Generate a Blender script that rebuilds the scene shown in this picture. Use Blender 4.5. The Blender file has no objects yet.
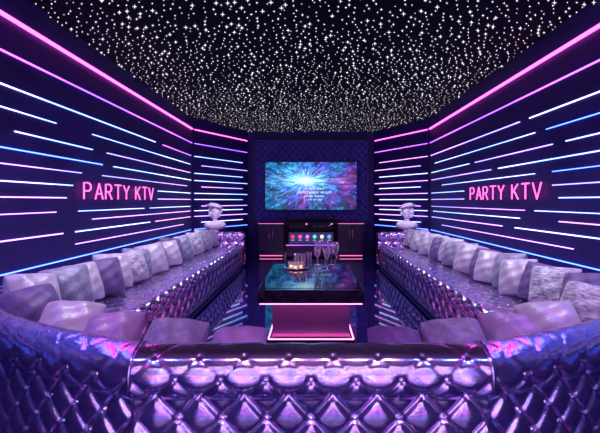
import bpy, math, random
from mathutils import Vector, Matrix
R = random.Random(7)
D = bpy.data
C = bpy.context.scene.collection
CAMZ = 1.25
W = 2.3; H = 2.88; YB = 9.3; YC = 7.73; XC = 1.46; YR = -2.0

# ---------------------------------------------------------------- materials
def mat(name, base=(.5,.5,.5), rough=.5, metal=0, emis=None, es=0, trans=0, coat=0, sheen=0, alpha=1, ior=1.45, spec=.5):
    m = D.materials.new(name); m.use_nodes = True
    b = m.node_tree.nodes['Principled BSDF']
    b.inputs['Base Color'].default_value = (*base, 1)
    b.inputs['Roughness'].default_value = rough
    b.inputs['Metallic'].default_value = metal
    b.inputs['IOR'].default_value = ior
    b.inputs['Specular IOR Level'].default_value = spec
    b.inputs['Transmission Weight'].default_value = trans
    b.inputs['Coat Weight'].default_value = coat
    b.inputs['Sheen Weight'].default_value = sheen
    b.inputs['Alpha'].default_value = alpha
    if emis:
        b.inputs['Emission Color'].default_value = (*emis, 1)
        b.inputs['Emission Strength'].default_value = es
    return m

def add_noise(m, scale, c1, c2, bump=0, bscale=None, detail=3, stretch=None):
    nt = m.node_tree; b = nt.nodes['Principled BSDF']
    tc = nt.nodes.new('ShaderNodeTexCoord'); mp = nt.nodes.new('ShaderNodeMapping')
    if stretch: mp.inputs['Scale'].default_value = stretch
    nt.links.new(tc.outputs['Object'], mp.inputs['Vector'])
    n = nt.nodes.new('ShaderNodeTexNoise'); n.inputs['Scale'].default_value = scale; n.inputs['Detail'].default_value = detail
    nt.links.new(mp.outputs[0], n.inputs['Vector'])
    r = nt.nodes.new('ShaderNodeValToRGB')
    r.color_ramp.elements[0].position = .3; r.color_ramp.elements[1].position = .7
    r.color_ramp.elements[0].color = (*c1, 1); r.color_ramp.elements[1].color = (*c2, 1)
    nt.links.new(n.outputs['Fac'], r.inputs[0]); nt.links.new(r.outputs[0], b.inputs['Base Color'])
    if bump:
        n2 = nt.nodes.new('ShaderNodeTexNoise'); n2.inputs['Scale'].default_value = bscale or scale
        nt.links.new(mp.outputs[0], n2.inputs['Vector'])
        bp = nt.nodes.new('ShaderNodeBump'); bp.inputs['Strength'].default_value = bump; bp.inputs['Distance'].default_value = .01
        nt.links.new(n2.outputs['Fac'], bp.inputs['Height']); nt.links.new(bp.outputs[0], b.inputs['Normal'])
    return m

M_wall = add_noise(mat('dark_wall_paint', rough=.5, spec=.2), 3, (.020,.015,.10), (.028,.019,.125), .1, 40)
M_ceil = add_noise(mat('ceiling_fabric', rough=.9, spec=.1), 2, (.0015,.0012,.007), (.003,.0022,.011))
M_leather = add_noise(mat('metallic_leather', rough=.2, metal=.97), 2.0, (.38,.32,.56), (.54,.48,.74))
M_stud = mat('chrome_stud', (.95,.9,1), .12, 1)
M_black = mat('black_lacquer', (.006,.005,.010), .08, 0, coat=.6)
M_blackmatte = mat('black_matte', (.006,.006,.012), .5)
M_cab = add_noise(mat('cabinet_veneer', rough=.25), 6, (.012,.012,.045), (.022,.018,.06), stretch=(1,1,8))
M_chrome = mat('chrome', (.85,.82,.9), .12, 1)
M_glass = mat('clear_glass', (.97,.98,1), .06, .5)
nt = M_glass.node_tree; bb_=nt.nodes['Principled BSDF']; lw=nt.nodes.new('ShaderNodeLayerWeight'); lw.inputs['Blend'].default_value=.4
trn=nt.nodes.new('ShaderNodeBsdfTransparent'); mxs=nt.nodes.new('ShaderNodeMixShader')
pw_=nt.nodes.new('ShaderNodeMath'); pw_.operation='MULTIPLY_ADD'; pw_.inputs[1].default_value=.95; pw_.inputs[2].default_value=.06
nt.links.new(lw.outputs['Facing'],pw_.inputs[0]); nt.links.new(pw_.outputs[0],mxs.inputs[0]); nt.links.new(trn.outputs[0],mxs.inputs[1]); nt.links.new(bb_.outputs[0],mxs.inputs[2])
nt.links.new(mxs.outputs[0],nt.nodes['Material Output'].inputs['Surface'])
M_panel = add_noise(mat('quilted_blue_fabric', rough=.3, sheen=.2), 5, (.012,.016,.18), (.024,.028,.28))
M_plaster = add_noise(mat('white_plaster', rough=.45), 8, (.80,.76,.84), (.90,.86,.92))
M_candle = mat('candle_wax', (.9,.7,.5), .5, emis=(1,.6,.3), es=2.2)

def emi(name, col, s):
    return mat(name, (.0,.0,.0), .5, emis=col, es=s)
def grad_emi(name, c1, c2, s, scale=.8):
    m = emi(name, c1, s); nt=m.node_tree; b=nt.nodes['Principled BSDF']
    g=nt.nodes.new('ShaderNodeNewGeometry'); n=nt.nodes.new('ShaderNodeTexNoise'); n.inputs['Scale'].default_value=scale; n.inputs['Detail'].default_value=0
    r=nt.nodes.new('ShaderNodeValToRGB'); r.color_ramp.elements[0].position=.4; r.color_ramp.elements[1].position=.6
    r.color_ramp.elements[0].color=(*c1,1); r.color_ramp.elements[1].color=(*c2,1)
    nt.links.new(g.outputs['Position'],n.inputs['Vector']); nt.links.new(n.outputs['Fac'],r.inputs[0]); nt.links.new(r.outputs[0],b.inputs['Emission Color'])
    return m
E_pink = emi('pink_neon', (1,.08,.62), 6)
E_sign = emi('sign_neon', (1,.10,.46), 3.2)
E_purp = grad_emi('purple_led', (.30,.09,1), (.65,.12,.95), 4)
E_blue = emi('blue_led', (.07,.16,1), 6.5)
E_dimblue = emi('dim_blue_led', (.06,.10,1), .5)
E_white = grad_emi('cool_white_led', (.20,.32,1), (.44,.46,1), 4.8)
E_lav = grad_emi('lavender_led', (.28,.22,1), (.60,.26,1), 4.2)
E_rose = emi('rose_led', (1,.36,.95), 2.6)
B_white = emi('added_glow_cool', (.80,.78,1), 20)  # glow materials of the strips added behind the camera
B_rose = emi('added_glow_rose', (1,.30,.80), 19)
B_blue = emi('added_glow_blue', (.12,.18,1), 24)
E_tablepink = emi('table_pink_led', (1,.20,.60), 5)
E_pinksoft = emi('cabinet_pink_led', (1,.15,.5), 2.0)
E_star = emi('star_points', (.95,.90,1), 2.2); E_star.cycles.emission_sampling = 'NONE'

# floor
M_floor = mat('polished_floor', (.01,.012,.035), .05, coat=.9)
nt = M_floor.node_tree; b = nt.nodes['Principled BSDF']
tc = nt.nodes.new('ShaderNodeTexCoord'); br = nt.nodes.new('ShaderNodeTexBrick')
br.inputs['Scale'].default_value = 1.0; br.offset = 0
br.inputs['Brick Width'].default_value = .6; br.inputs['Row Height'].default_value = .6; br.inputs['Mortar Size'].default_value = .004
br.inputs['Color1'].default_value = (.008,.006,.06,1); br.inputs['Color2'].default_value = (.011,.008,.08,1); br.inputs['Mortar'].default_value = (.03,.02,.11,1)
nt.links.new(tc.outputs['Object'], br.inputs['Vector']); nt.links.new(br.outputs['Color'], b.inputs['Base Color'])

# TV picture
M_tv = mat('screen_picture', (0,0,0), .15)
nt = M_tv.node_tree; b = nt.nodes['Principled BSDF']; N = nt.nodes.new; L = nt.links.new
tc = N('ShaderNodeTexCoord'); sp = N('ShaderNodeSeparateXYZ'); L(tc.outputs['Object'], sp.inputs[0])
def mth(op, a, bb=None):
    n = N('ShaderNodeMath'); n.operation = op
    for i, v in enumerate([a, bb]):
        if v is None: continue
        if isinstance(v, (int, float)): n.inputs[i].default_value = v
        else: L(v, n.inputs[i])
    return n.outputs[0]
px = mth('MULTIPLY', mth('ADD', sp.outputs['X'], .12), .62); pz = mth('ADD', sp.outputs['Z'], -.12)
rad = mth('SQRT', mth('ADD', mth('MULTIPLY', px, px), mth('MULTIPLY', pz, pz)))
ang = mth('ARCTAN2', pz, px)
cv = N('ShaderNodeCombineXYZ'); L(mth('COSINE', ang), cv.inputs[0]); L(mth('SINE', ang), cv.inputs[1]); L(mth('MULTIPLY', rad, .9), cv.inputs[2])
n1 = N('ShaderNodeTexNoise'); n1.inputs['Scale'].default_value = 8; n1.inputs['Detail'].default_value = 4; L(cv.outputs[0], n1.inputs['Vector'])
n2 = N('ShaderNodeTexNoise'); n2.inputs['Scale'].default_value = 1.9; n2.inputs['Detail'].default_value = 2; L(tc.outputs['Object'], n2.inputs['Vector'])
cr = N('ShaderNodeValToRGB'); e = cr.color_ramp.elements
e[0].position = .44; e[0].color = (.02,.38,1,1); e[1].position = .70; e[1].color = (.50,.08,.90,1)
x = e.new(.57); x.color = (.05,.12,1,1)
L(mth('ADD', n2.outputs['Fac'], mth('MULTIPLY', sp.outputs['X'], .08)), cr.inputs[0])
rays = mth('POWER', mth('MULTIPLY', n1.outputs['Fac'], 1.75), 4.2)
fall = mth('DIVIDE', .19, mth('ADD', mth('MULTIPLY', rad, rad), .15))
core = mth('DIVIDE', .007, mth('ADD', mth('MULTIPLY', rad, rad), .007))
px2 = mth('MULTIPLY', px, px); pz2 = mth('MULTIPLY', pz, pz)
streak = mth('DIVIDE', .0012, mth('ADD', mth('ADD', mth('MULTIPLY', px2, .02), pz2), .0012))
vo = N('ShaderNodeTexVoronoi'); vo.inputs['Scale'].default_value = 14; L(tc.outputs['Object'], vo.inputs['Vector'])
dots = mth('LESS_THAN', vo.outputs['Distance'], .2)
stg = mth('ADD', mth('MULTIPLY', rays, fall), mth('MULTIPLY', dots, .9))
hot = mth('MINIMUM', mth('ADD', core, mth('MULTIPLY', streak, .6)), 1.0)
mx = N('ShaderNodeMixRGB'); mx.blend_type = 'MIX'; L(hot, mx.inputs[0]); L(cr.outputs[0], mx.inputs[1]); mx.inputs[2].default_value = (.50,.85,1,1)
L(mx.outputs[0], b.inputs['Emission Color']); L(mth('ADD', mth('MULTIPLY', stg, 1.4), mth('MULTIPLY', hot, 1.0)), b.inputs['Emission Strength'])

# ---------------------------------------------------------------- helpers
def link(o, parent=None, **props):
    C.objects.link(o)
    if parent is not None: o.parent = parent
    for k, v in props.items(): o[k] = v
    return o
def mesh(name, vs, fs, m=None, parent=None, smooth=False, **props):
    me = D.meshes.new(name); me.from_pydata([tuple(v) for v in vs], [], fs); me.update()
    if m: me.materials.append(m)
    if smooth: me.polygons.foreach_set('use_smooth', [True]*len(me.polygons))
    return link(D.objects.new(name, me), parent, **props)
def empty(name, loc, label, cat, group=None, rot=0):
    o = D.objects.new(name, None); o.empty_display_size = .1; o.location = loc; o.rotation_euler = (0,0,rot)
    link(o); o['label'] = label; o['category'] = cat
    if group: o['group'] = group
    return o
BF = [(0,3,2,1),(4,5,6,7),(0,1,5,4),(1,2,6,5),(2,3,7,6),(3,0,4,7)]
def box(name, lo, hi, m, parent=None, bevel=0, **props):
    x0,y0,z0 = lo; x1,y1,z1 = hi
    cx,cy,cz = (x0+x1)/2,(y0+y1)/2,(z0+z1)/2
    vs = [(x0-cx,y0-cy,z0-cz),(x1-cx,y0-cy,z0-cz),(x1-cx,y1-cy,z0-cz),(x0-cx,y1-cy,z0-cz),(x0-cx,y0-cy,z1-cz),(x1-cx,y0-cy,z1-cz),(x1-cx,y1-cy,z1-cz),(x0-cx,y1-cy,z1-cz)]
    o = mesh(name, vs, BF, m, parent, **props); o.location = (cx,cy,cz)
    if bevel:
        md = o.modifiers.new('bevel','BEVEL'); md.width = bevel; md.segments = 3
    return o
def lathe(name, prof, m, parent=None, seg=24, loc=(0,0,0), **props):
    vs=[];fs=[]
    for r,z in prof:
        for i in range(seg):
            a=2*math.pi*i/seg; vs.append((r*math.cos(a),r*math.sin(a),z))
    n=len(prof)
    for j in range(n-1):
        for i in range(seg):
            k=(i+1)%seg; fs.append((j*seg+i,j*seg+k,(j+1)*seg+k,(j+1)*seg+i))
    o=mesh(name,vs,fs,m,parent,True,**props); o.location=loc; return o
def tube(name, pts, r, m, parent=None, seg=8, **props):
    vs=[];fs=[]
    upx=props.pop('upx',None)
    for pl in pts:
        pl=[Vector(p) for p in pl]
        base=len(vs)
        for i,p in enumerate(pl):
            t=(pl[min(i+1,len(pl)-1)]-pl[max(i-1,0)]).normalized()
            up=Vector((0,1,0)) if abs(t.y)<.9 else Vector((1,0,0))
            if upx: up=Vector((1,0,0))
            a=t.cross(up).normalized(); bb=t.cross(a).normalized()
            for k in range(seg):
                th=2*math.pi*k/seg; vs.append(p+a*r*math.cos(th)+bb*r*math.sin(th))
        for i in range(len(pl)-1):
            for k in range(seg):
                q=(k+1)%seg; fs.append((base+i*seg+k,base+i*seg+q,base+(i+1)*seg+q,base+(i+1)*seg+k))
        fs.append(tuple(base+k for k in range(seg))); e0=base+(len(pl)-1)*seg
        fs.append(tuple(e0+k for k in reversed(range(seg))))
    return mesh(name,vs,fs,m,parent,True,**props)

# ---------------------------------------------------------------- room
S=dict(kind='structure')
box('floor',(-W-.1,YR-.1,-.1),(W+.1,YB+.1,0),M_floor,**S)
box('ceiling',(-W-.1,YR-.1,H),(W+.1,YB+.1,H+.1),M_ceil,**S)
box('wall_left',(-W-.1,YR,0),(-W,YC,H),M_wall,**S)
box('wall_right',(W,YR,0),(W+.1,YC,H),M_wall,**S)
box('wall_back',(-XC-.1,YB,0),(XC+.1,YB+.1,H),M_wall,**S)
box('wall_rear',(-W,YR-.1,0),(W,YR,H),M_wall,**S)
for sg,nm in ((-1,'wall_back_left'),(1,'wall_back_right')):
    vs=[]
    for z in (0,H):
        vs+= [(sg*W,YC,z),(sg*XC,YB,z),(sg*(XC+.1),YB+.05,z),(sg*(W+.1),YC+.0,z)]
    mesh(nm,vs,[(0,1,2,3),(4,5,6,7),(0,1,5,4),(1,2,6,5),(2,3,7,6),(3,0,4,7)],M_wall,**S)

# ---------------------------------------------------------------- LED strips
CH=Vector((-W,YC,0)); CHd=(Vector((-XC,YB,0))-CH); CL=CHd.length; CHd.normalize(); CHn=Vector((CHd.y,-CHd.x,0))
def strip(side, y0, y1, dz, m, th=.0085, hd=.005):
    z=CAMZ+dz
    o=box('led_strip',(-hd,y0,-th/2),(hd,y1,th/2),m)
    o.location=(side*(W-hd-.001),(y0+y1)/2,z)
    o['group']='LED strips on the side walls'; o['category']='light strip'
    o['label']={'pink_neon':'long bright pink neon tube running along the top of the wall','purple_led':'thin purple glowing LED strip on the dark wall','blue_led':'thin blue glowing LED strip on the dark wall','cool_white_led':'thin cool white glowing LED strip on the dark wall','lavender_led':'thin lavender glowing LED strip on the dark wall','rose_led':'thin rose pink glowing LED strip on the dark wall'}[m.name]
def cstrip(side, s0, s1, dz, m, th=.012):
    o=box('led_strip',(-(s1-s0)/2,-.005,-th/2),((s1-s0)/2,.005,th/2),m)
    p=CH+CHd*((s0+s1)/2)+CHn*.008
    o.location=(p.x*(-side) ,p.y,CAMZ+dz)
    a=math.atan2(CHd.y,CHd.x)
    o.rotation_euler=(0,0,a if side<0 else math.pi-a)
    o['group']='LED strips on the angled walls'; o['category']='light strip'
    o['label']='thin %s glowing LED strip on the angled dark wall'%{'pink_neon':'pink','purple_led':'purple','blue_led':'blue','cool_white_led':'cool white','lavender_led':'lavender','rose_led':'rose pink'}[m.name]
for s in (-1,1):
    strip(s,YR+.05,YC-.02,1.39,E_pink,.022,.012)
    strip(s,YR+.05,YC-.02,1.12,E_purp,.012)
left=[(.87,[(-1,5.9,'w'),(6.2,7.65,'p')]),(.70,[(1,3.6,'w'),(4.2,7.6,'w')]),(.54,[(3.1,4.2,'w'),(4.5,7.6,'l')]),
 (.40,[(1,4.4,'b'),(4.65,7.65,'w')]),(.28,[(2.5,4.0,'l'),(4.4,7.4,'l')]),(.15,[(1,3.85,'w'),(6.0,7.6,'w')]),
 (.03,[(1,3.75,'l'),(6.0,7.6,'l')]),
 (-.10,[(1,3.6,'l'),(3.95,5.5,'w'),(5.7,7.6,'w')]),(-.19,[(4.2,7.6,'l')]),
 (-.30,[(1,3.7,'l'),(3.9,5.7,'w'),(5.9,7.6,'r')]),(-.42,[(3.9,7.2,'l')]),(-.55,[(1,7.65,'b')])]
right=[(.87,[(1,4.2,'w'),(4.4,7.65,'l')]),(.70,[(2.2,3.9,'b'),(4.1,7.4,'w')]),(.54,[(1,3.6,'w'),(3.8,5.6,'l'),(5.8,7.6,'w')]),
 (.40,[(2.4,4.9,'w'),(5.1,7.6,'l')]),(.28,[(1,3.8,'b'),(4.1,7.0,'w')]),(.15,[(1,3.8,'l'),(6.0,7.6,'w')]),
 (.03,[(1,3.7,'w'),(6.0,7.6,'l')]),
 (-.10,[(2,4.1,'w'),(4.3,7.6,'l')]),(-.19,[(1,3.7,'r'),(4.4,7.5,'w')]),
 (-.30,[(1,4.5,'w'),(4.8,7.6,'l')]),(-.42,[(3.5,7.0,'l')]),(-.55,[(1,7.65,'b')])]
MM=dict(w=E_white,b=E_blue,l=E_lav,r=E_rose,p=E_purp,n=E_pink)
for side,rows in ((-1,left),(1,right)):
    for q,(dz,segs) in enumerate(rows):
        for a,b_,c in segs: strip(side,a,b_,dz,MM[c],(.0095,.0070,.0085)[q%3])
rows=[1.39,1.12,.87,.70,.54,.40,.28,.15,.03,-.10,-.19,-.30,-.42,-.55]
cc={-1:'npwlwwlwwlwlwb',1:'nprlwlwlwlwlwb'}
for side in (-1,1):
    for i,dz in enumerate(rows):
        s0=.06 if i%3 or i==0 else .25; s1=CL-.05 if i%2 or i==0 else CL-.22
        cstrip(side,s0,s1,dz,MM[cc[side][i]],.018 if i==0 else .011)
BB=dict(w=B_white,r=B_rose,b=B_blue)
for i,(dz,c) in enumerate([(1.39,'r'),(1.05,'w'),(.65,'b'),(.25,'r'),(-.15,'w'),(-.6,'b'),(-.95,'r')]):
    for (a,b_) in ([(-2.1,-.3),(.1,1.9)] if i%2 else [(-1.6,.7),(1.0,2.2)]):
        o=box('led_strip',(a,YR,CAMZ+dz-.03),(b_,YR+.02,CAMZ+dz+.03),BB[c])  # added out of view so the front sofa back has highlights to reflect
        o['group']='added glow strips on the rear wall'; o['category']='light strip'; o['label']='added bright glowing strip on the unseen wall behind the camera'

# ---------------------------------------------------------------- neon signs
def arc(cx,cz,rx,rz,a0,a1,n=10):
    return [(cx+rx*math.cos(math.radians(a0+(a1-a0)*i/n)),0,cz+rz*math.sin(math.radians(a0+(a1-a0)*i/n))) for i in range(n+1)]
G={
'P':[[(0,0,0),(0,0,1),(.35,0,1)]+arc(.35,.75,.27,.25,90,-90)+[(0,0,.5)]],
'A':[[(0,0,0),(.37,0,1),(.74,0,0)],[(.14,0,.35),(.60,0,.35)]],
'R':[[(0,0,0),(0,0,1),(.35,0,1)]+arc(.35,.75,.27,.25,90,-90)+[(0,0,.5)],[(.32,0,.5),(.66,0,0)]],
'T':[[(0,0,1),(.7,0,1)],[(.35,0,1),(.35,0,0)]],
'Y':[[(0,0,1),(.35,0,.5),(.7,0,1)],[(.35,0,.5),(.35,0,0)]],
'K':[[(0,0,0),(0,0,1)],[(.62,0,1),(.02,0,.42)],[(.2,0,.6),(.66,0,0)]],
'V':[[(0,0,1),(.37,0,0),(.74,0,1)]]}
def sign(side):
    e=empty('neon_sign',(side*(W-.03),4.0 if side<0 else 5.70,CAMZ+.02),'glowing pink neon lettering reading PARTY KTV on the dark wall','sign')
    e.rotation_euler=(0,0,math.pi/2 if side<0 else -math.pi/2)
    adv=0; hz=.165; wx=.205
    for ch in 'PARTY KTV':
        if ch==' ': adv+=.12; continue
        pl=[[(adv+p[0]*wx,0,p[2]*hz) for p in q] for q in G[ch]]
        tube('letter',pl,.0080,E_sign,e)
        adv+=.212
sign(-1); sign(1)

# ---------------------------------------------------------------- star ceiling
vs=[];fs=[]
def star(x,y,r,thin):
    z=H-.012; c=Vector((x,y,z)); k=r*thin
    b0=len(vs)
    ax,bx=Vector((1,0,0)),Vector((0,0,1))
    pts=[ax*r,(ax+bx)*k,bx*r,(-ax+bx)*k,-ax*r,(-ax-bx)*k,-bx*r,(ax-bx)*k]
    for p in pts: vs.append(c+p-Vector((0,0,r)))
    fs.append(tuple(b0+i for i in range(8)))
    b1=len(vs)
    for p in ((1,0),(0,1),(-1,0),(0,-1)): vs.append(c+Vector((p[0]*r*.5,p[1]*r*.5,0))-Vector((0,0,r)))
    kk=k*1.3
    vs.append(c+Vector((0,0,kk-r))); vs.append(c-Vector((0,0,kk+r)))
    b2=len(vs)
    for p in ((1,1),(-1,1),(-1,-1),(1,-1)): vs.append(c+Vector((p[0]*kk*.6,p[1]*kk*.6,-r)))
    T,B=b1+4,b1+5
    ring=[b1,b2,b1+1,b2+1,b1+2,b2+2,b1+3,b2+3]
    for i in range(8):
        j=(i+1)%8; fs.append((ring[i],ring[j],T)); fs.append((ring[j],ring[i],B))
pts_=[]; grid={}
tries=0
while len(pts_)<3500 and tries<120000:
    tries+=1
    x=R.uniform(-W+.02,W-.02); y=R.uniform(2.6,YB-.03)
    if R.random()>(1.15-(y-2.6)*.135): continue
    if y>YC and abs(x)>W-(y-YC)*(W-XC)/(YB-YC)-.03: continue
    md_=.058; g=(int(x//md_),int(y//md_)); ok=True
    for a in (-1,0,1):
        for b_ in (-1,0,1):
            for q in grid.get((g[0]+a,g[1]+b_),()):
                if math.dist(q,(x,y))<md_: ok=False
    if not ok: continue
    grid.setdefault(g,[]).append((x,y)); pts_.append((x,y))
    r=R.choice([.007,.008,.009,.010,.012,.015,.022])
    star(x,y,r*(1.12-.035*y if y>4 else 1),.17 if r<.0105 else .11)
mesh('star_lights',vs,fs,E_star,label='hundreds of tiny white star shaped points of light on the dark ceiling',category='star lights',kind='stuff')

# ---------------------------------------------------------------- sofas
def resample(prof, step):
    out=[]; L_=[0]
    for a,b_ in zip(prof,prof[1:]): L_.append(L_[-1]+math.dist(a,b_))
    n=max(2,int(L_[-1]/step)); 
    for i in range(n+1):
        s=L_[-1]*i/n; j=0
        while j<len(L_)-2 and L_[j+1]<s: j+=1
        f=(s-L_[j])/max(1e-9,L_[j+1]-L_[j]); out.append((prof[j][0]+(prof[j+1][0]-prof[j][0])*f,prof[j][1]+(prof[j+1][1]-prof[j][1])*f,s))
    return out
def tuftsurf(name, path, prof, m, parent, step=.016, a=.17, b_=.185, amp=.03, caps=True, scale_t=False, refdepth=1.0, phase=(0,0), rail=False, seat=False):
    P=resample(prof,step)
    n=len(P); nor=[]
    for i in range(n):
        p0=P[max(0,i-1)]; p1=P[min(n-1,i+1)]
        tx,tz=p1[0]-p0[0],p1[1]-p0[1]; l=math.hypot(tx,tz) or 1
        nor.append((-tz/l,tx/l))
    K=80; pts=[path(k/K) for k in range(K+1)]
    mid=[(o*.6+i_*.4) if scale_t else o for o,i_ in pts]
    cum=[0]
    for p,q in zip(mid,mid[1:]): cum.append(cum[-1]+(q-p).length)
    Ltot=cum[-1]; ns=max(3,int(Ltot/step))
    a2=Ltot/max(1,round(Ltot/a))
    pl=P[-1][2]
    vs=[];fs=[];btn=[]
    def at(s):
        j=0
        while j<K-1 and cum[j+1]<s: j+=1
        u=(j+(s-cum[j])/max(1e-9,cum[j+1]-cum[j]))/K
        o,i_=path(min(1,max(0,u))); d=(i_-o); L2=d.length; d.normalize()
        return o,d,(L2/refdepth if scale_t else 1)
    def pos(frame,t,z,nt_,nz,h):
        o,d,sc=frame
        q=o+d*(t*sc+nt_*h); return Vector((q.x,q.y,z+nz*h))
    def sm(x): x=min(1,max(0,x)); return x*x*(3-2*x)
    for i in range(ns+1):
        s=Ltot*i/ns; fr=at(s)
        for j in range(n):
            t,z,p=P[j]
            q1=s/a2+(p+phase[1])/b_; q2=s/a2-(p+phase[1])/b_
            f1=abs(math.sin(math.pi*q1)); f2=abs(math.sin(math.pi*q2))
            puff=f1*f2
            cre=(1-(1-f1)**5)*(1-(1-f2)**5)
            d=math.hypot(f1,f2)
            h=amp*(.35*puff+.65*cre-.6)-amp*.7*math.exp(-(d/.26)**2)
            if rail:
                w=sm((z-.54)/.05); h=h*(1-.86*w)
            if seat:
                w=1-sm((t-(refdepth-.13))/.05); h=h*(1-.72*w)
            e=min(1,p/.03,(pl-p)/.03); h=h*max(0,e)
            vs.append(pos(fr,t,z,nor[j][0],nor[j][1],h))
    for i in range(ns):
        for j in range(n-1):
            fs.append((i*n+j,(i+1)*n+j,(i+1)*n+j+1,i*n+j+1))
    if caps:
        fs.append(tuple(range(n))); fs.append(tuple(ns*n+j for j in reversed(range(n))))
    o=mesh(name,vs,fs,m,parent,True)
    if caps:
        o.data.polygons[-1].use_smooth=False; o.data.polygons[-2].use_smooth=False
    kmax=int(2*Ltot/a2)+1
    for k in range(0,kmax+1):
        s=a2*k/2
        if s>Ltot-.01 or s<.01: continue
        for l in range(-2,40):
            if (l+k)%2: continue
            p=b_*l/2-phase[1]
            if p<.04 or p>pl-.04: continue
            j=min(n-1,int(round(p/pl*(n-1)))); fr=at(s)
            if rail and P[j][1]>.565: continue
            flat=(seat and P[j][0]<refdepth-.11)
            btn.append(pos(fr,P[j][0],P[j][1],nor[j][0],nor[j][1],(-1.0*amp+.008) if not flat else -.25*amp))
    return btn
def arcp(cx,cz,r,a0,a1,n=16):
    return [(cx+r*math.cos(math.radians(a0+(a1-a0)*i/n)),cz+r*math.sin(math.radians(a0+(a1-a0)*i/n))) for i in range(n+1)]
BACK=[(.075,.05),(.075,.475)]+arcp(.135,.560,.105,215,-35)+[(.285,.37)]
def seatprof(d):
    return [(.20,.400),(d-.13,.410),(d-.10,.432)]+[(d-.06,.438),(d-.02,.42),(d-.0,.385),(d-.012,.345),(d-.02,.06)]
def ball_mesh():
    seg,rg=8,5; v=[];f=[]
    for j in range(rg+1):
        th=math.pi*j/rg
        for i in range(seg):
            a=2*math.pi*i/seg; v.append((math.sin(th)*math.cos(a),math.sin(th)*math.sin(a),math.cos(th)))
    for j in range(rg):
        for i in range(seg):
            k=(i+1)%seg; f.append((j*seg+i,(j+1)*seg+i,(j+1)*seg+k,j*seg+k))
    return v,f
bv,bf=ball_mesh()
BR=.0125
bme=D.meshes.new('button'); bme.from_pydata([tuple(c*BR for c in v) for v in bv],[],bf); bme.materials.append(M_stud)
bme.polygons.foreach_set('use_smooth',[True]*len(bme.polygons))
def buttons(lst,parent,nmax):
    cam=Vector((0,0,CAMZ)); lst=sorted(lst,key=lambda p:(p-cam).length)
    for p in lst[:nmax]:
        o=D.objects.new('button',bme); o.location=p-parent.location; link(o,parent)
    rest=lst[nmax:]
    if rest:
        vs=[];fs=[]
        for p in rest:
            b0=len(vs); q=p-parent.location
            vs+=[tuple(q[i]+v[i]*BR for i in range(3)) for v in bv]; fs+=[tuple(b0+i for i in f) for f in bf]
        mesh('button',vs,fs,M_stud,parent,True,kind='stuff')
def V2(x,y): return Vector((x,y,0))
def bez(p0,p1,p2,u): return p0*(1-u)**2+p1*(2*u*(1-u))+p2*u*u
def sofa(kind, label, path, depth, nb, arm=None, step=.016):
    e=empty('sofa' ,(0,0,0),label,'sofa','sections of the U shaped sofa')
    bt=tuftsurf('backrest',path,BACK,M_leather,e,step=step,amp=.028,phase=(0,.03),rail=True)
    bs=tuftsurf('seat',path,seatprof(depth),M_leather,e,step=step,a=.20,b_=.21,amp=.032,scale_t=True,refdepth=depth,phase=(0,.05),seat=True)
    tuftsurf('base',path,[(.09,.0),(.09,.06),(depth-.06,.06),(depth-.06,0)],M_blackmatte,e,step=.06,amp=0,scale_t=True,refdepth=depth)
    tuftsurf('light_strip',path,[(depth-.062,.03),(depth-.056,.03),(depth-.056,.036),(depth-.062,.036)],E_dimblue,e,step=.06,amp=0,scale_t=True,refdepth=depth)
    allb=bt+bs
    if arm:
        allb+=tuftsurf('arm',arm,BACK,M_leather,e,step=.02,amp=.022,phase=(0,.03))
    buttons(allb,e,nb)
    return e
XO=2.27; YS=2.95; YE=7.62; YF=1.50; XF=.70; SD=1.02
def corner_out(sg,u):
    # smooth cubic: leaves the front section at a firm angle, bends round to the wall
    p0,p1,p2,p3=V2(sg*XO,YS),V2(sg*2.27,2.25),V2(sg*1.62,1.82),V2(sg*XF,YF)
    return p0*(1-u)**3+p1*(3*u*(1-u)**2)+p2*(3*u*u*(1-u))+p3*u**3
for sg in (-1,1):
    side=lambda u,sg=sg:(V2(sg*XO,YE+(YS-YE)*u),V2(sg*(XO-SD),YE+(YS-YE)*u))
    armp=lambda u,sg=sg:(V2(sg*(XO-.02-(SD-.01)*u),YE+.02),V2(sg*(XO-.02-(SD-.01)*u),YE-.3))
    sofa('side','long metallic lavender button tufted leather sofa section against the wall',side,SD,80,armp)
    corner=lambda u,sg=sg:(corner_out(sg,u),bez(V2(sg*(XO-SD),YS),V2(sg*1.22,2.42),V2(sg*XF,YF+.74),u))
    sofa('corner','curved metallic lavender button tufted leather corner sofa section',corner,SD,90,step=.009)
front=lambda u:(V2(-XF+2*XF*u,YF),V2(-XF+2*XF*u,YF+.74))
fe=sofa('front','straight metallic lavender tufted leather sofa section with studded outer back',front,.74,100,step=.008)
for sg in (-1,1):
    tube('seam_piping',[[(sg*XF,YF+t+.004,z) for t,z in BACK]],.010,M_leather,fe,8,upx=1)

# ---------------------------------------------------------------- pillows
def fabric(name,c1,c2,scale,rough=.45,sheen=.6,stretch=None,metal=0):
    return add_noise(mat(name,rough=rough,sheen=sheen,metal=metal),scale,c1,c2,.3,70,stretch=stretch)
PM={'silver':fabric('silver_satin',(.34,.35,.40),(.52,.53,.58),6,.42,.1,metal=.15),
'lav':fabric('mauve_satin',(.24,.19,.33),(.36,.30,.45),5,.42,.1,metal=.15),
'purple':fabric('purple_velvet',(.07,.05,.15),(.13,.10,.24),5,.5,.1),
'grey':fabric('grey_blue_satin',(.16,.18,.26),(.26,.29,.37),30,.45,.1,metal=.1),
'pat':fabric('patterned_weave',(.12,.13,.19),(.60,.62,.66),26,.5,.0,stretch=(1,1,3))}
PL={'silver':'plump silver satin throw pillow','lav':'plump mauve satin throw pillow','purple':'deep purple velvet throw pillow','grey':'plump grey blue satin throw pillow','pat':'silver and purple patterned throw pillow'}
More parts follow.
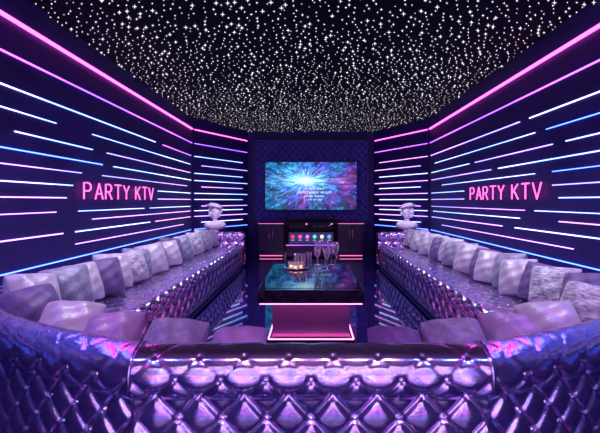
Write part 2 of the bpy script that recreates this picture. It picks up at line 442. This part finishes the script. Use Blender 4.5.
def pillow_mesh(key,s,th):
    n=24; vs=[];fs=[];idx={}
    for side in (1,-1):
        for i in range(n+1):
            for j in range(n+1):
                u=math.sin(math.pi/2*(-1+2*i/n)); v=math.sin(math.pi/2*(-1+2*j/n))
                edge=(i in(0,n) or j in(0,n))
                if side==-1 and edge: idx[(side,i,j)]=idx[(1,i,j)]; continue
                h=max(0,(1-u*u)*(1-v*v))**.46
                rc=1-.06*(abs(u)*abs(v))**4
                pinch=(1-.045*(1-v*v)*abs(u)**2)*rc; pinch2=(1-.045*(1-u*u)*abs(v)**2)*rc
                w=.010*math.sin(7*u+3*v)*h+.006*math.sin(11*v-5*u)*h
                w-=.020*math.exp(-((abs(u)-abs(v))/.12)**2)*max(0,abs(u)-.35)*h*side*1.6
                idx[(side,i,j)]=len(vs); vs.append((u*s/2*pinch,side*(th/2*h)+w,v*s/2*pinch2))
    for side in (1,-1):
        for i in range(n):
            for j in range(n):
                q=[idx[(side,i,j)],idx[(side,i+1,j)],idx[(side,i+1,j+1)],idx[(side,i,j+1)]]
                fs.append(tuple(q if side==-1 else q[::-1]))
    me=D.meshes.new('pillow'); me.from_pydata(vs,[],fs); me.materials.append(PM[key]); me.polygons.foreach_set('use_smooth',[True]*len(me.polygons))
    return me
pmc={}
def pillow(key,x,y,z,yaw,lean,s=.44,th=.17,roll=0,where='leaning on the sofa back'):
    k=(key,s,th)
    if k not in pmc: pmc[k]=pillow_mesh(key,s,th)
    o=D.objects.new('throw_pillow',pmc[k]); link(o)
    o.matrix_world=Matrix.Translation((x,y,z))@Matrix.Rotation(math.radians(yaw),4,'Z')@Matrix.Rotation(math.radians(-lean),4,'X')@Matrix.Rotation(math.radians(roll),4,'Y')
    o['label']=PL[key]+' '+where; o['category']='pillow'; o['group']='throw pillows on the sofa'
seqL=['grey','silver','purple','silver','pat','grey','silver','lav','silver','purple','grey','silver','pat','silver','grey','silver','lav']
seqR=['pat','purple','silver','grey','silver','purple','silver','pat','grey','silver','purple','silver','silver','grey','silver','pat','silver']
for sg,seq in ((-1,seqL),(1,seqR)):
    for i,k in enumerate(seq):
        y=3.04+.266*i
        yaw=(64 if i%2 else 54)+R.uniform(-6,6)
        s=.34 if i%3 else .36
        pillow(k,sg*(1.90 if i%2 else 1.85),y,.41+s*.47,(yaw if sg<0 else -yaw),20+R.uniform(-4,6),s=s,th=.20,roll=R.uniform(-9,9))
W2='lying on the corner seat'
pillow('silver',-1.90,2.74,.59,66,26,s=.35,th=.21,roll=8)
pillow('purple',-1.74,2.50,.56,50,40,s=.34,th=.20,roll=-8,where='leaning on the corner backrest')
pillow('silver',-1.40,2.32,.52,24,50,s=.34,th=.21,roll=10,where=W2)
pillow('lav',-1.06,2.11,.52,-8,52,s=.32,th=.21,roll=-10,where=W2)
pillow('grey',-.68,1.97,.53,4,50,s=.31,th=.20,roll=6,where='lying on the sofa seat')
pillow('lav',-.36,1.96,.51,-6,56,s=.28,th=.18,roll=-6,where='lying on the sofa seat')
pillow('purple',1.90,2.76,.59,-66,26,s=.35,th=.21,roll=-8)
pillow('pat',1.74,2.50,.57,-48,38,s=.35,th=.20,roll=7,where='leaning on the corner backrest')
pillow('silver',1.38,2.30,.52,-20,50,s=.34,th=.21,roll=-10,where=W2)
pillow('lav',1.06,2.09,.52,10,52,s=.32,th=.21,roll=10,where=W2)
pillow('grey',.72,1.97,.53,-4,50,s=.31,th=.20,roll=-6,where='lying on the sofa seat')
pillow('purple',.42,1.96,.51,6,56,s=.28,th=.18,roll=6,where='lying on the sofa seat')

# ---------------------------------------------------------------- coffee table
T=empty('coffee_table',(0,0,0),'low black lacquer coffee table with pink glowing LED pedestal','table')
tx0,tx1,ty0,ty1=-.45,.45,3.37,4.77
box('tabletop',(tx0,ty0,.385),(tx1,ty1,.50),M_black,T,.006)
box('inlay',(tx0+.05,ty0+.05,.50),(tx1-.05,ty1-.05,.503),mat('black_glass',(.002,.001,.006),.04,spec=.3),T)
M_ped=mat('dark_pink_mirror_lacquer',(.46,.20,.42),.34,.92)
box('pedestal',(-.34,ty0+.15,.05),(.34,ty1-.15,.365),M_ped,T,.005)
box('plinth',(-.38,ty0+.08,0),(.38,ty1-.08,.05),M_black,T,.004)
box('light_strip',(-.435,ty0+.015,.374),(.435,ty1-.015,.384),E_tablepink,T)
box('light_strip',(-.37,ty0+.09,.050),(.37,ty0+.102,.056),E_tablepink,T)
box('light_strip',(-.375,ty0+.11,.050),(-.365,ty1-.11,.056),E_tablepink,T)
box('light_strip',(.365,ty0+.11,.050),(.375,ty1-.11,.056),E_tablepink,T)

TZ=.504
gob=[(0.0,0),(.034,0),(.034,.004),(.006,.010),(.0035,.02),(.0035,.12),(.012,.135),(.030,.165),(.035,.20),(.034,.23),(.030,.26),(.028,.26),(.032,.23),(.033,.20),(.028,.168),(.009,.139),(0,.137)]
for i,(x,y,s) in enumerate([(.07,4.36,1.0),(.16,4.52,1.12),(.17,4.30,.92),(.27,4.44,1.12),(.08,4.66,1.12),(.24,4.66,1.0)]):
    e=empty('wine_glass',(x,y,TZ),'clear stemmed wine glass standing on the black table','glass','stemmed glasses on the table')
    g=lathe('glass_body',[(r*s,z*s) for r,z in gob],M_glass,e,20)
tr=empty('serving_tray',(-.16,4.44,TZ),'small round chrome tray on the black table','tray')
lathe('tray_plate',[(0,0),(.13,0),(.14,.015),(.135,.016),(.125,.006),(0,.006)],M_chrome,tr,28)
for i,(x,y) in enumerate([(-.22,4.42),(-.11,4.39),(-.17,4.36)]):
    e=empty('candle_holder',(x,y,TZ+.007),'short glass tumbler with a glowing candle on the tray','candle','candles on the tray')
    lathe('glass_body',[(0,0),(.028,0),(.032,.07),(.030,.07),(.026,.006),(0,.006)],M_glass,e,16)
    lathe('candle',[(0,.008),(.018,.008),(.019,.030),(0,.032)],M_candle,e,12)
for x,y in ((-.16,4.50),(-.09,4.49),(-.02,4.66)):
    e=empty('tumbler',(x,y,TZ+(.007 if y<4.55 else 0)),'clear straight drinking glass on the table','glass')
    lathe('glass_body',[(0,0),(.026,0),(.031,.15),(.029,.15),(.024,.01),(0,.01)],M_glass,e,16)

# ---------------------------------------------------------------- back wall: padded panel, TV
e=empty('wall_panel',(0,YB-.02,1.70),'quilted deep blue padded panel with slim frame behind the television','wall panel')
vs=[];fs=[];nx,nz=150,108;pw,ph=2.60,1.90
for i in range(nx+1):
    for j in range(nz+1):
        x=pw*i/nx; z=ph*j/nz; q1=x/.16+z/.16;q2=x/.16-z/.16
        h=.03*(abs(math.sin(math.pi*q1))*abs(math.sin(math.pi*q2)))**.42
        vs.append((x-pw/2,-.02-h,z-ph/2))
for i in range(nx):
    for j in range(nz):
        fs.append((i*(nz+1)+j,(i+1)*(nz+1)+j,(i+1)*(nz+1)+j+1,i*(nz+1)+j+1))
mesh('padding',vs,fs,M_panel,e,True)
M_frame=mat('navy_frame',(.015,.016,.09),.3)
for lo,hi in (((-1.325,-.065,-.97),(-1.295,.0,.97)),((1.295,-.065,-.97),(1.325,.0,.97)),((-1.295,-.065,.94),(1.295,0,.97)),((-1.295,-.065,-.97),(1.295,0,-.94))):
    box('frame',lo,hi,M_frame,e,.004)
tv=empty('television',(0,YB-.11,1.595),'large wall mounted television showing a blue and purple starburst','television')
box('housing',(-1.065,-.03,-.565),(1.065,.03,.565),M_blackmatte,tv,.005)
box('screen',(-1.045,-.034,-.545),(1.045,-.030,.545),M_tv,tv)
M_lyr=emi('lyric_cyan',(.6,.95,1),1.4)
def glyphs(xc,zc,w,h,n,rr,vs,fs):
    for i in range(n):
        if rr.random()<.15: continue
        x0=xc-w/2+w*i/n; cw=w/n*.66
        for bx in rr.sample([(0,0,.25,1),(.75,0,1,1),(0,.8,1,1),(0,.4,1,.58),(0,0,1,.2)],3):
            b0=len(vs)
            for (a,c) in ((bx[0],bx[1]),(bx[2],bx[1]),(bx[2],bx[3]),(bx[0],bx[3])): vs.append((x0+a*cw,-.0355,zc-h/2+c*h))
            fs.append((b0,b0+1,b0+2,b0+3))
rr=random.Random(3); v=[];f=[]
for zc,w,h,n_ in ((-.06,.46,.042,13),(-.15,.80,.048,22),(-.235,.46,.036,16),(-.315,.36,.03,14)): glyphs(.08,zc,w,h,n_,rr,v,f)
mesh('lyrics',v,f,M_lyr,tv,kind='stuff')

# ---------------------------------------------------------------- media cabinets
for x0,x1 in ((-1.17,-.60),(.60,1.17)):
    e=empty('cabinet',((x0+x1)/2,8.85,0),'low dark navy cabinet with pink lit edge against the back wall','cabinet','media cabinets below the television')
    w=(x1-x0)/2
    box('body',(-w,-.0,.08),(w,.40,.76),M_cab,e,.004)
    box('countertop',(-w-.01,-.03,.76),(w+.01,.40,.79),M_black,e,.003)
    box('plinth',(-w+.03,.04,0),(w-.03,.38,.08),M_blackmatte,e)
    for s in (-1,1):
        d=box('door',(min(s*.005,s*(w-.01)),-.02,.10),(max(s*.005,s*(w-.01)),-.001,.74),M_cab,e,.003)
        h=box('handle',(-.006,-.022,-.09),(.006,-.010,.09),M_chrome,d); h.location=(-s*(w/2-.035),-.016,.1)
    box('light_strip',(-w,-.028,.747),(w,-.020,.755),E_pinksoft,e)
    box('light_strip',(-w+.03,.02,.03),(w-.03,.035,.045),E_pinksoft,e)
e=empty('media_console',(0,8.82,0),'black karaoke media console with a colourful touch screen','media console')
box('side_panel',(-.59,0,0),(-.55,.42,.84),M_black,e,.003)
box('side_panel',(.55,0,0),(.59,.42,.84),M_black,e,.003)
box('top_panel',(-.60,-.02,.84),(.60,.42,.87),M_black,e,.003)
box('back_panel',(-.55,.40,0),(.55,.42,.84),M_blackmatte,e)
box('shelf',(-.55,.0,.60),(.55,.40,.62),M_black,e)
box('shelf',(-.55,.0,.28),(.55,.40,.30),M_black,e)
box('drawer_front',(-.54,-.01,.03),(.54,.01,.27),M_cab,e,.003)
box('light_strip',(-.55,-.015,.273),(.55,-.005,.281),E_purp,e)
sc=empty('touch_screen',(0,8.83,.301),'wide touch screen with a row of coloured round icons','touch screen')
box('housing',(-.50,-.03,0),(.50,.0,.27),M_blackmatte,sc,.006)
box('display',(-.485,-.033,.015),(.485,-.030,.255),emi('display_blue',(.04,.03,.14),1.0),sc)
for i,c in enumerate([(1,.05,.15),(1,.1,.5),(.9,.2,.9),(.1,.9,.5),(.9,.9,1),(.15,.4,1)]):
    x=-.40+.16*i
    vs=[(x+.042*math.cos(2*math.pi*k/20),-.0345,.165+.042*math.sin(2*math.pi*k/20)) for k in range(20)]
    mesh('icon',vs,[tuple(range(20))],emi('icon_glow',c,1.2),sc)
    box('icon_caption',(x-.03,-.0345,.085),(x+.03,-.0335,.093),M_lyr,sc)
for x,wd in ((-.28,.22),(.26,.24)):
    a=empty('amplifier',(x,8.90,.621),'black karaoke amplifier with small knobs on the shelf','amplifier','amplifiers on the console shelf')
    box('housing',(-wd,0,0),(wd,.28,.15),M_blackmatte,a,.004)
    for k in range(5):
        q=lathe('knob',[(0,0),(.018,0),(.016,.02),(0,.021)],M_chrome,a,12); q.location=(-wd+.06+k*.08,0,.07); q.rotation_euler=(math.pi/2,0,0)
    box('indicator',(wd-.06,-.003,.11),(wd-.02,0,.125),E_rose,a)

# ---------------------------------------------------------------- busts on plinths
def ico(cx,cy,cz,rx,ry,rz,vs,fs,seg=20,rg=14):
    b0=len(vs)
    for j in range(rg+1):
        th=math.pi*j/rg
        for i in range(seg):
            a=2*math.pi*i/seg; vs.append((cx+rx*math.sin(th)*math.cos(a),cy+ry*math.sin(th)*math.sin(a),cz+rz*math.cos(th)))
    for j in range(rg):
        for i in range(seg):
            k=(i+1)%seg; fs.append((b0+j*seg+i,b0+(j+1)*seg+i,b0+(j+1)*seg+k,b0+j*seg+k))
for sg in (-1,1):
    X,Y=sg*1.90,7.93
    e=empty('plinth',(X,Y,0),'round black display plinth standing behind the sofa end','plinth','plinths behind the sofas')
    lathe('column',[(0,0),(.13,0),(.13,.03),(.11,.05),(.10,.56),(.13,.60),(.13,.62),(0,.62)],M_black,e,28)
    e=empty('bust_sculpture',(X,Y,.621),'white plaster classical bust with curly hair and a wide hat','sculpture','busts on plinths')
    e.rotation_euler=(0,0,math.radians(28*-sg)); e.scale=(1.3,1.3,1.3)
    vs=[];fs=[]
    for a in [(0,0,.012,.065,.065,.018),(0,0,.035,.045,.045,.04),(0,0,.11,.135,.075,.075),(-.105,0,.115,.06,.06,.055),(.105,0,.115,.06,.06,.055),(0,-.02,.13,.11,.06,.05),
              (0,0,.20,.038,.042,.09),(0,-.005,.305,.064,.080,.088),(0,-.03,.248,.040,.052,.036),(0,-.090,.298,.013,.022,.026),(0,-.080,.262,.024,.014,.011),
              (-.03,-.072,.330,.020,.014,.009),(.03,-.072,.330,.020,.014,.009)]:
        ico(*a,vs,fs)
    o=mesh('bust_body',vs,fs,M_plaster,e,True)
    md=o.modifiers.new('r','REMESH'); md.mode='VOXEL'; md.voxel_size=.006; md.use_smooth_shade=True
    sm_=o.modifiers.new('s','SMOOTH'); sm_.iterations=2
    vs=[];fs=[]; r2=random.Random(5)
    for k in range(70):
        a=r2.uniform(0,2*math.pi); ph_=r2.uniform(.05,1.0)*math.pi*.80
        if math.sin(a)<-.25 and ph_>.75: continue
        ico(.082*math.sin(ph_)*math.cos(a),.018+.085*math.sin(ph_)*math.sin(a),.318+.095*math.cos(ph_),.026,.026,.024,vs,fs,10,7)
    hr=mesh('hair',vs,fs,M_plaster,e,True)
    md=hr.modifiers.new('r','REMESH'); md.mode='VOXEL'; md.voxel_size=.006; md.use_smooth_shade=True
    h=lathe('hat',[(0,.065),(.06,.062),(.088,.045),(.094,.02),(.100,.008),(.135,.014),(.137,.006),(.100,-.004),(0,-.004)],M_plaster,e,28)
    h.location=(.010*sg,.01,.385); h.rotation_euler=(math.radians(-4),math.radians(-14*sg),0)
    l=D.lights.new('spot','SPOT'); l.energy=300; l.color=(.88,.78,1); l.spot_size=math.radians(11); l.spot_blend=.5; l.shadow_soft_size=.02
    lo=D.objects.new('bust_fill',l); lo.location=(sg*.7,5.2,H-.06); C.objects.link(lo)  # added light to brighten the bust
    lo.rotation_euler=(Vector((X,Y,1.02))-lo.location).to_track_quat('-Z','Y').to_euler()

# ---------------------------------------------------------------- lights
def area(name,loc,size,power,col,rot=(0,0,0),sy=None,spread=180):
    l=D.lights.new(name,'AREA'); l.energy=power; l.color=col; l.size=size; l.spread=math.radians(spread)
    if sy: l.shape='RECTANGLE'; l.size_y=sy
    o=D.objects.new(name,l); o.location=loc; o.rotation_euler=rot; C.objects.link(o); return o
for x,c in ((-1.5,(.20,.22,1)),(-.5,(1,.42,.88)),(.5,(.9,.46,1)),(1.5,(.18,.24,1))):
    area('ceiling_fill',(x,.3,H-.03),.14,19,c,(math.radians(-10),0,0),spread=120)  # added fill above the camera, puts coloured highlights on the front sofa
for y in (3.0,4.2,5.4,6.6):
    for s in (-1,1):
        area('ceiling_fill',(s*1.35,y,H-.04),.08,8.5,(.84,.80,1),(0,math.radians(-6*s),0),spread=75)  # added fill rows brightening the side sofas and pillows
for s in (-1,1):
    area('wall_fill',(s*2.265,3.6,2.64),.016,22,(1,.08,.62),(0,math.radians(40*s),0),7.5,spread=120)  # added area light on the neon line, boosts its magenta
    area('wall_fill',(s*2.28,4.2,2.12),.010,16,(.10,.14,1),(0,math.radians(40*s),0),6.5,spread=120)  # added blue fill for the sofas and walls
w=D.worlds.new('world'); bpy.context.scene.world=w; w.use_nodes=True
w.node_tree.nodes['Background'].inputs[0].default_value=(.02,.02,.06,1); w.node_tree.nodes['Background'].inputs[1].default_value=.3

cam=D.cameras.new('camera'); co=D.objects.new('camera',cam); C.objects.link(co)
co.location=(0,0,CAMZ); co.rotation_euler=(math.pi/2,0,0); cam.lens=24; cam.sensor_width=36; cam.clip_start=.05
cam.shift_x=-11/600; cam.shift_y=-15.5/600
bpy.context.scene.camera=co
bpy.context.scene.view_settings.view_transform='Standard'
